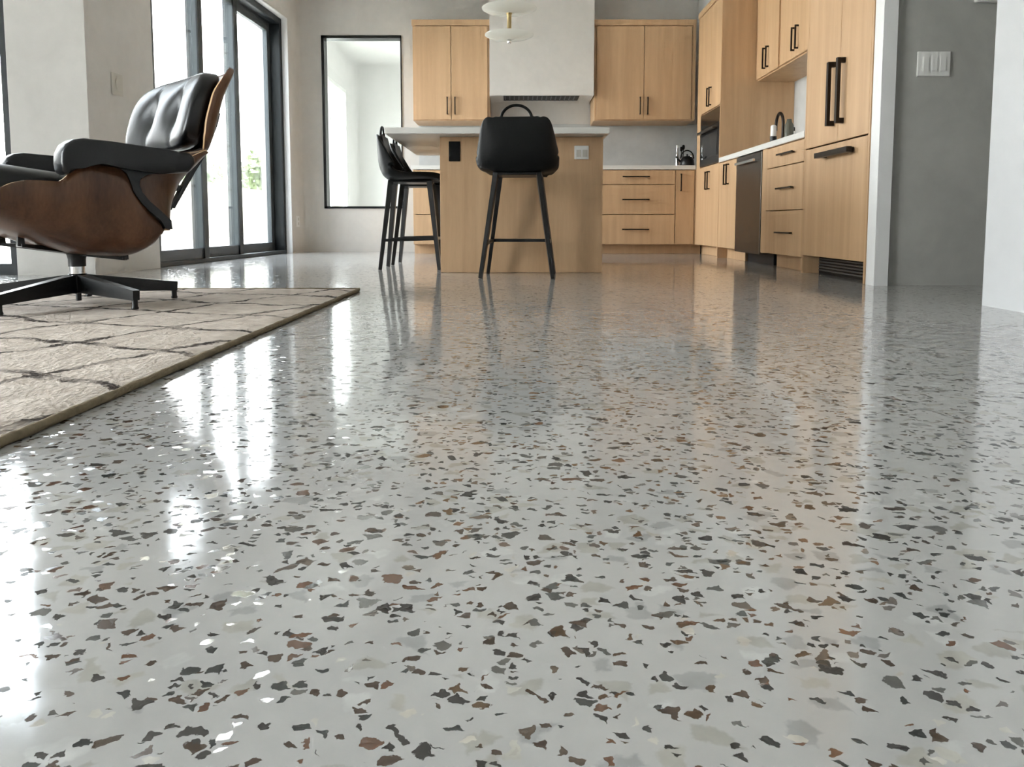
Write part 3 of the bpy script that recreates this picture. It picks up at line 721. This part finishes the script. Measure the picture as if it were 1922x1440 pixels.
# cushions
def tuft(y, zz, ys):
    d = 0
    for yy in ys:
        r2 = ((y - yy) / .05) ** 2 + (zz / .07) ** 2
        d += .034 * math.exp(-r2) + .013 * math.exp(-((y - yy) / .012) ** 2) * math.exp(-(zz / .13) ** 2)
    return d
def hcush(p):
    x, y, z = p
    d = tuft(y, z, (-.125, .125)) if x > 0 else 0
    bulge = .02 * (1 - (y / .33) ** 2) * (1 - (z / .15) ** 2) if x > 0 else 0
    zz = z + .762; a = interp(hrT, zz)
    wrap = .055 * abs(y / .335) ** 2.6
    yy = y * (1 - .05 * max(0, z / .15))
    return (a + .062 + x - d + bulge + wrap, yy + .018, zz + LZ)
o = MB().pad(.055, .318, .152, 4.2, 34, hcush).build('headrest_cushion', 'leather', t, True)
for yy in (-.125, .125):
    MB().pad(.006, .011, .011, 2.2, 4, lambda p, yy=yy: (p.x + interp(hrT, .762) + .062 + .055 - .020, p.y + yy + .018, p.z + .762 + LZ)).build('button', 'leather', o, True)
def bcush(p):
    x, y, z = p
    d = tuft(y, z, (-.12, .12)) if x > 0 else 0
    zz = z + .47; a = interp(rearT, zz)
    return (a + .085 + x - d + .05 * abs(y / .33) ** 2.6, y, zz + LZ)
o = MB().pad(.065, .325, .135, 4.2, 26, bcush).build('back_cushion', 'leather', t, True)
def scush(p):
    x, y, z = p
    d = tuft(y, x - .06, (-.12, .12)) if z > 0 else 0
    xx = x + .165; zb = interp(botT, xx)
    return (xx, y, max(zb + .018, .352 + .13 * (xx - .1)) + .075 + z - d + .012 * (1 - (y / .3) ** 2) + LZ)
o = MB().pad(.270, .318, .068, 4.5, 26, scush).build('seat_cushion', 'leather', t, True)
# armrests
arm = [(.146, .492), (.150, .520), (.148, .550), (.134, .580), (.112, .596), (.081, .602), (0, .597), (-.085, .590), (-.19, .581), (-.262, .576), (-.278, .562), (-.281, .538), (-.256, .507), (-.171, .498), (-.11, .501), (-.047, .509), (.03, .522), (.070, .526), (.098, .514), (.118, .490), (.132, .482)]
for sy in (-1, 1):
    b = MB()
    poly = [(x, z + LZ) for x, z in arm]
    b.prism(poly, 'y', sy * .318, sy * .425)
    es = [e for e in b.bm.edges if abs(e.verts[0].co.y - e.verts[1].co.y) < 1e-6]
    bmesh.ops.bevel(b.bm, geom=es, offset=.014, segments=3, affect='EDGES', profile=.5)
    a_ = b.build('armrest', 'leather', t, True, 50)
    br = [(-.036, .512), (-.056, .496), (-.066, .47), (-.078, .43), (-.102, .394), (-.132, .362), (-.166, .333), (-.179, .305), (-.203, .303), (-.200, .335), (-.166, .368), (-.130, .400), (-.105, .432), (-.096, .458), (-.100, .478), (-.12, .492), (-.150, .499)]
    MB().prism([(x, z + LZ) for x, z in br], 'y', sy * .362, sy * .389).build('arm_bracket', 'blackm', t)
# back braces
for sy in (-1, 1):
    pts = [(-.256, .385), (-.297, .455), (-.344, .535), (-.376, .585), (-.405, .64), (-.437, .72), (-.449, .765)]
    b = MB(); q0 = [(p[0] - .036, sy * .16, p[1] + LZ) for p in pts]
    for p, q in zip(q0, q0[1:]): b.bar(p, q, .034, .034, .014, .014, (0, 1, 0))
    for k in (0, 1, -2, -1): b.bar((q0[k][0], q0[k][1], q0[k][2]), (q0[k][0] + .030, q0[k][1], q0[k][2] + .012), .022, .022)
    b.build('back_brace', 'blackm', t)
# base
def L2W(ang): return ang - (math.pi + TH)
for k in range(5):
    a = L2W(math.radians(-30 + 72 * k)); c, s_ = math.cos(a), math.sin(a)
    b = MB()
    b.bar((c * .02, s_ * .02, .100 + LZ), (c * .355, s_ * .355, .070 + LZ), .040, .026, .068, .036, (-s_, c, 0))
    lg = b.build('base_leg', 'blackm', t)
    MB().lathe([(.011, .0), (.013, .004), (.010, .012), (.010, .055), (0, .055)], (c * .345, s_ * .345, 0), 14).build('glide', 'blackm', lg, True, 40)
MB().lathe([(.026, .062), (.034, .075), (.036, .130), (.030, .136)], (0, 0, LZ), 28).lathe([(.030, .163), (.030, .19), (.036, .215), (.05, .232)], (0, 0, LZ), 28).build('hub', 'blackm', t, True, 40)
o = MB().lathe([(.026, .130), (.026, .166)], (0, 0, LZ), 28).build('column', 'chrome', t, True, 40); lab(o, 'chrome collar on the black base')
MB().lathe([(.010, .034), (.010, .07)], (0, 0, LZ), 16).build('spindle', 'blackm', t, True, 40)
b = MB()
for x, y in ((.215, .135), (.215, -.135), (-.135, .115), (-.135, -.115)):
    zt = interp(botT, x) - .022 - (.012 if x > 0 else 0)
    b.bar((0, 0, .222 + LZ), (x, y, zt + LZ), .05, .024, .030, .010, (-y, x, 0))
    b.bar((x * .97, y * .97, zt - .002 + LZ), (x * .97, y * .97, zt + .035 + LZ), .022, .018)
b.build('swivel_mount', 'blackm', t)

# ------------------------------------------------------------------ wall fittings
og = (2.125, 3.945, 1.07); t = thing('light_switch', 'white triple light switch on the grey hallway wall', 'light switch', og)
MB(og).box(2.042, 2.210, 3.935, 3.9449, 1.072, 1.196, .003).build('cover_plate', 'plastic', t)
for k in range(3):
    x = 2.069 + k * .043
    MB(og).box(x, x + .030, 3.929, 3.935, 1.098, 1.170, .002).build('rocker', 'plastic', t)
og = (2.38, 3.945, 1.44); t = thing('thermostat', 'white wall thermostat above the light switch', 'thermostat', og)
MB(og).box(2.318, 2.452, 3.915, 3.9449, 1.437, 1.56, .006).build('case', 'plastic', t)
MB(og).box(2.345, 2.43, 3.911, 3.9149, 1.470, 1.535, .001).build('screen', 'blackg', t)
y0, y1 = 4.94, 5.06
b = MB(); lbox(b, -2.42, -2.412, y0, y1, 1.15, 1.29, .002)
sw = b.build('light_switch', 'plateg'); tag(sw, 'small switch plate on the plaster pier behind the lounge chair', 'light switch')
b = MB(); lbox(b, -2.412, -2.406, y0 + .04, y1 - .04, 1.185, 1.255, .002); b.build('rocker', 'plateg', sw)
b = MB(); lbox(b, -2.42, -2.411, 8.30, 8.38, .28, .40, .002); sw = b.build('wall_outlet', 'plastic'); tag(sw, 'white outlet low on the wall beside the sliding door', 'outlet')
b = MB(); lbox(b, -2.411, -2.408, 8.325, 8.355, .30, .33); lbox(b, -2.411, -2.408, 8.325, 8.355, .35, .38); b.build('socket', 'plateg', sw)

# ------------------------------------------------------------------ things on the counters
def obj_at(name, label, cat, loc, grp=None): return thing(name, label, cat, loc, 0, grp)
ZB = .9165
# back counter
p = (1.715, 8.18, ZB); t = obj_at('oil_bottle', 'slim silver bottle on the back counter beside the kettle', 'bottle', p)
MB().lathe([(0, 0), (.017, 0), (.018, .12), (.010, .15), (.009, .21), (0, .21)], (0, 0, 0), 20).build('bottle_body', 'chrome', t, True, 40)
MB().lathe([(0, .211), (.010, .211), (.010, .235), (0, .237)], (0, 0, 0), 16).build('cap', 'plastic', t, True, 40)
p = (1.80, 8.08, ZB); t = obj_at('kettle', 'black kettle with arched handle on the back counter', 'kettle', p)
MB().lathe([(0, 0), (.072, 0), (.078, .02), (.070, .07), (.045, .105), (.02, .112), (0, .113)], (0, 0, 0), 32).build('pot', 'blackm', t, True, 40)
MB().lathe([(0, .114), (.006, .114), (.011, .128), (0, .134)], (0, 0, 0), 16).build('lid_knob', 'blackm', t, True)
MB().tube([(.07 * math.cos(a), 0, .085 + .085 * math.sin(a)) for a in [math.pi * k / 14 for k in range(15)]], .007, 8).build('handle', 'blackm', t, True)
MB().tube([(-.06, 0, .05), (-.095, 0, .075), (-.118, 0, .108)], [.014, .011, .008], 10).build('spout', 'blackm', t, True)
p = (1.80, 8.30, ZB); t = obj_at('utensil_jar', 'brown utensil jar behind the black kettle', 'jar', p)
MB().lathe([(0, 0), (.045, 0), (.048, .10), (.042, .10), (.040, .01), (0, .01)], (0, 0, 0), 24).build('jar_body', 'brown', t, True, 40)
for k, (dx, dy, h_) in enumerate(((.01, .01, .20), (-.015, .0, .18))):
    tag(MB().tube([(0, 0, 0), (dx, dy, h_)], .005, 8).pad(.016, .006, .026, 2.5, 3, lambda q, dx=dx, dy=dy, h_=h_: (q.x + dx, q.y + dy, q.z + h_ + .015)).build('cooking_spoon', 'blackm', None, True),
        ('taller' if k == 0 else 'shorter') + ' black spoon standing in the brown utensil jar', 'spoon', 'spoons in the utensil jar').location = (p[0], p[1], p[2] + .012)
p = (1.875, 8.20, ZB); t = obj_at('pepper_mill', 'small dark pepper mill on the back counter beside the oven cabinet', 'pepper mill', p)
MB().lathe([(0, 0), (.022, 0), (.024, .02), (.016, .06), (.02, .10), (0, .105)], (0, 0, 0), 20).build('mill_body', 'blackm', t, True, 50)
MB().lathe([(0, .106), (.014, .106), (.018, .125), (.008, .14), (0, .142)], (0, 0, 0), 16).build('mill_top', 'chrome', t, True, 50)
# right counter
def rc(u_, x): return (x, x * 1420 / (u_ - 970), ZB)
p = (1.895, 5.66, ZB); t = obj_at('soap_bottle', 'dark bottle with white upper half at the front edge of the right hand counter', 'bottle', p)
MB().lathe([(0, 0), (.024, 0), (.025, .045), (.0, .046)], (0, 0, 0), 20).build('bottle_body', 'blackm', t, True, 40)
MB().lathe([(0, .0465), (.021, .0465), (.021, .12), (.012, .128), (0, .128)], (0, 0, 0), 20).build('bottle_top', 'plastic', t, True, 40)
p = (2.25, 6.48, ZB); t = obj_at('kitchen_faucet', 'arched dark bronze faucet on the right hand counter', 'faucet', p)
pts = [(0, 0, 0), (0, 0, .14), (0, 0, .25)] + [(-.01 * k / 14, .075 - .075 * math.cos(a), .25 + .09 * math.sin(a)) for k, a in [(k, math.pi * k / 14) for k in range(1, 15)]] + [(-.01, .15, .20)]
MB().tube(pts, .013, 14).build('spout', 'bronze', t, True)
MB().lathe([(0, 0), (.028, 0), (.028, .012), (.018, .02), (0, .02)], (0, 0, 0), 24).build('base', 'bronze', t, True, 40)
MB().tube([(0, .012, .06), (.0, .06, .09)], .006, 8).build('lever', 'bronze', t, True)
p = (2.215, 6.24, ZB); t = tag(MB().lathe([(0, 0), (.036, 0), (.038, .05), (.036, .20), (.022, .225), (.018, .25), (.012, .25), (.010, .22), (0, .21)], (0, 0, 0), 28).build('vase', 'olive', None, True, 50), 'olive grey vase in front of the bronze faucet', 'vase'); t.location = p
p = (2.36, 6.52, ZB); t = obj_at('pump_bottle', 'white pump bottle on the right hand counter', 'bottle', p)
MB().lathe([(0, 0), (.030, 0), (.031, .15), (.014, .175), (.012, .185), (0, .185)], (0, 0, 0), 24).build('bottle_body', 'plastic', t, True, 40)
MB().tube([(0, 0, .186), (0, 0, .215), (-.012, 0, .22), (-.045, 0, .208)], .006, 8).build('pump', 'blackm', t, True)
p = (2.36, 6.38, ZB); t = tag(MB().lathe([(0, 0), (.034, 0), (.036, .15), (.032, .15), (.030, .008), (0, .008)], (0, 0, 0), 28).build('tumbler', 'greyfab', None, True, 40), 'grey tumbler beside the white pump bottle', 'cup'); t.location = p

# ------------------------------------------------------------------ garden
o = MB().box(-40, -2.87, 4.85, 60, -.2, -.03).box(-40, -4.8, -25, 4.85, -.2, -.03).build('ground_garden', 'stone'); struct(o, 'pale paved terrace outside the sliding door', 'ground')
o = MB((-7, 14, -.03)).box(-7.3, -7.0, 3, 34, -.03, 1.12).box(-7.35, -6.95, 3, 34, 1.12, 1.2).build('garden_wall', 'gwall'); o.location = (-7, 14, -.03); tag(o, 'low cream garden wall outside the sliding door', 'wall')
def tree(x, y, h, r, label, seed):
    rd = random.Random(seed); t = thing('garden_tree', label, 'tree', (x, y, -.03), 0, 'trees beyond the garden wall')
    MB().tube([(0, 0, 0), (.05, .03, h * .4), (0, 0, h * .75)], [.12, .09, .03], 8).build('trunk', 'bark', t, True)
    b = MB()
    for _ in range(900):
        while True:
            q = Vector((rd.uniform(-1, 1), rd.uniform(-1, 1), rd.uniform(-1, 1)))
            if q.length < 1: break
        q = q * (.55 + .45 * q.length); c = Vector((q.x * r, q.y * r, h * .68 + q.z * h * .36))
        a = Vector((rd.uniform(-1, 1), rd.uniform(-1, 1), rd.uniform(-1, 1))).normalized(); d = a.orthogonal().normalized(); s_ = .16
        vs = [b._v(c + a * s_), b._v(c + d * s_ * .5), b._v(c - a * s_), b._v(c - d * s_ * .5)]
        b.bm.faces.new(vs)
    b.build('crown', 'leafm', t)
tree(-8.9, 27.5, 2.9, 1.3, 'pale green tree nearest the right jamb of the sliding door', 1)
tree(-10.4, 24, 2.5, 1.2, 'pale green tree behind the middle pane of the sliding door', 2)
tree(-13.4, 25, 2.7, 1.5, 'pale green tree seen behind the lounge chair headrest', 3)

# ------------------------------------------------------------------ light
w = bpy.data.worlds.new('overcast_sky'); S.world = w; w.use_nodes = True
nt = w.node_tree; nt.nodes.clear()
out = N(nt, 'ShaderNodeOutputWorld'); bg = N(nt, 'ShaderNodeBackground'); L(nt, bg.outputs[0], out.inputs[0])
tc = N(nt, 'ShaderNodeTexCoord'); sp = N(nt, 'ShaderNodeSeparateXYZ'); L(nt, tc.outputs['Generated'], sp.inputs[0])
r = N(nt, 'ShaderNodeValToRGB'); r.color_ramp.elements[0].position = 0; r.color_ramp.elements[0].color = (1, .985, .95, 1); r.color_ramp.elements[1].position = .5; r.color_ramp.elements[1].color = (.84, .92, 1, 1)
L(nt, sp.outputs[2], r.inputs[0]); L(nt, r.outputs[0], bg.inputs[0]); bg.inputs[1].default_value = 6.0
def portal(name, loc, rot, sx, sy):
    l = bpy.data.lights.new(name, 'AREA'); l.shape = 'RECTANGLE'; l.size = sx; l.size_y = sy; l.cycles.is_portal = True
    o = bpy.data.objects.new(name, l); C.objects.link(o); o.location = loc; o.rotation_euler = rot
H = math.pi / 2
portal('daylight_sliding_door', (-2.78, 6.8, 1.23), (0, -H, SK * -1), 2.46, 2.7)
portal('daylight_glazed_wall', (-4.76, .95, 1.25), (0, -H, 0), 2.5, 2.5)
portal('daylight_sun_room', (-2.78, 10.55, 1.25), (0, -H, 0), 2.3, 3.1)

# ------------------------------------------------------------------ camera
F, CX, HZ, OFF = 1420.0, 970.0, 418.0, 118.0
cam = bpy.data.cameras.new('camera'); co = bpy.data.objects.new('camera', cam); C.objects.link(co)
cam.sensor_fit = 'HORIZONTAL'; cam.sensor_width = 36; cam.lens = F / 1922 * 36
cam.shift_x = (961 - CX) / 1922; cam.shift_y = -(720 - (HZ + OFF)) / 1922
co.location = (0, 0, .327); co.rotation_euler = (math.pi / 2 - math.atan(OFF / F), 0, 0); cam.clip_end = 200; cam.clip_start = .02
S.camera = co
S.view_settings.view_transform = 'Standard'; S.view_settings.look = 'None'; S.view_settings.gamma = 1; S.view_settings.use_curve_mapping = False
S.view_settings.exposure = 2.05
S.cycles.use_denoising = True; S.cycles.denoising_input_passes = 'RGB_ALBEDO'; S.cycles.denoising_prefilter = 'ACCURATE'
S.cycles.max_bounces = 8; S.cycles.diffuse_bounces = 4; S.cycles.glossy_bounces = 4; S.cycles.transparent_max_bounces = 12
S.cycles.caustics_reflective = False; S.cycles.caustics_refractive = False
S.cycles.sample_clamp_indirect = 8
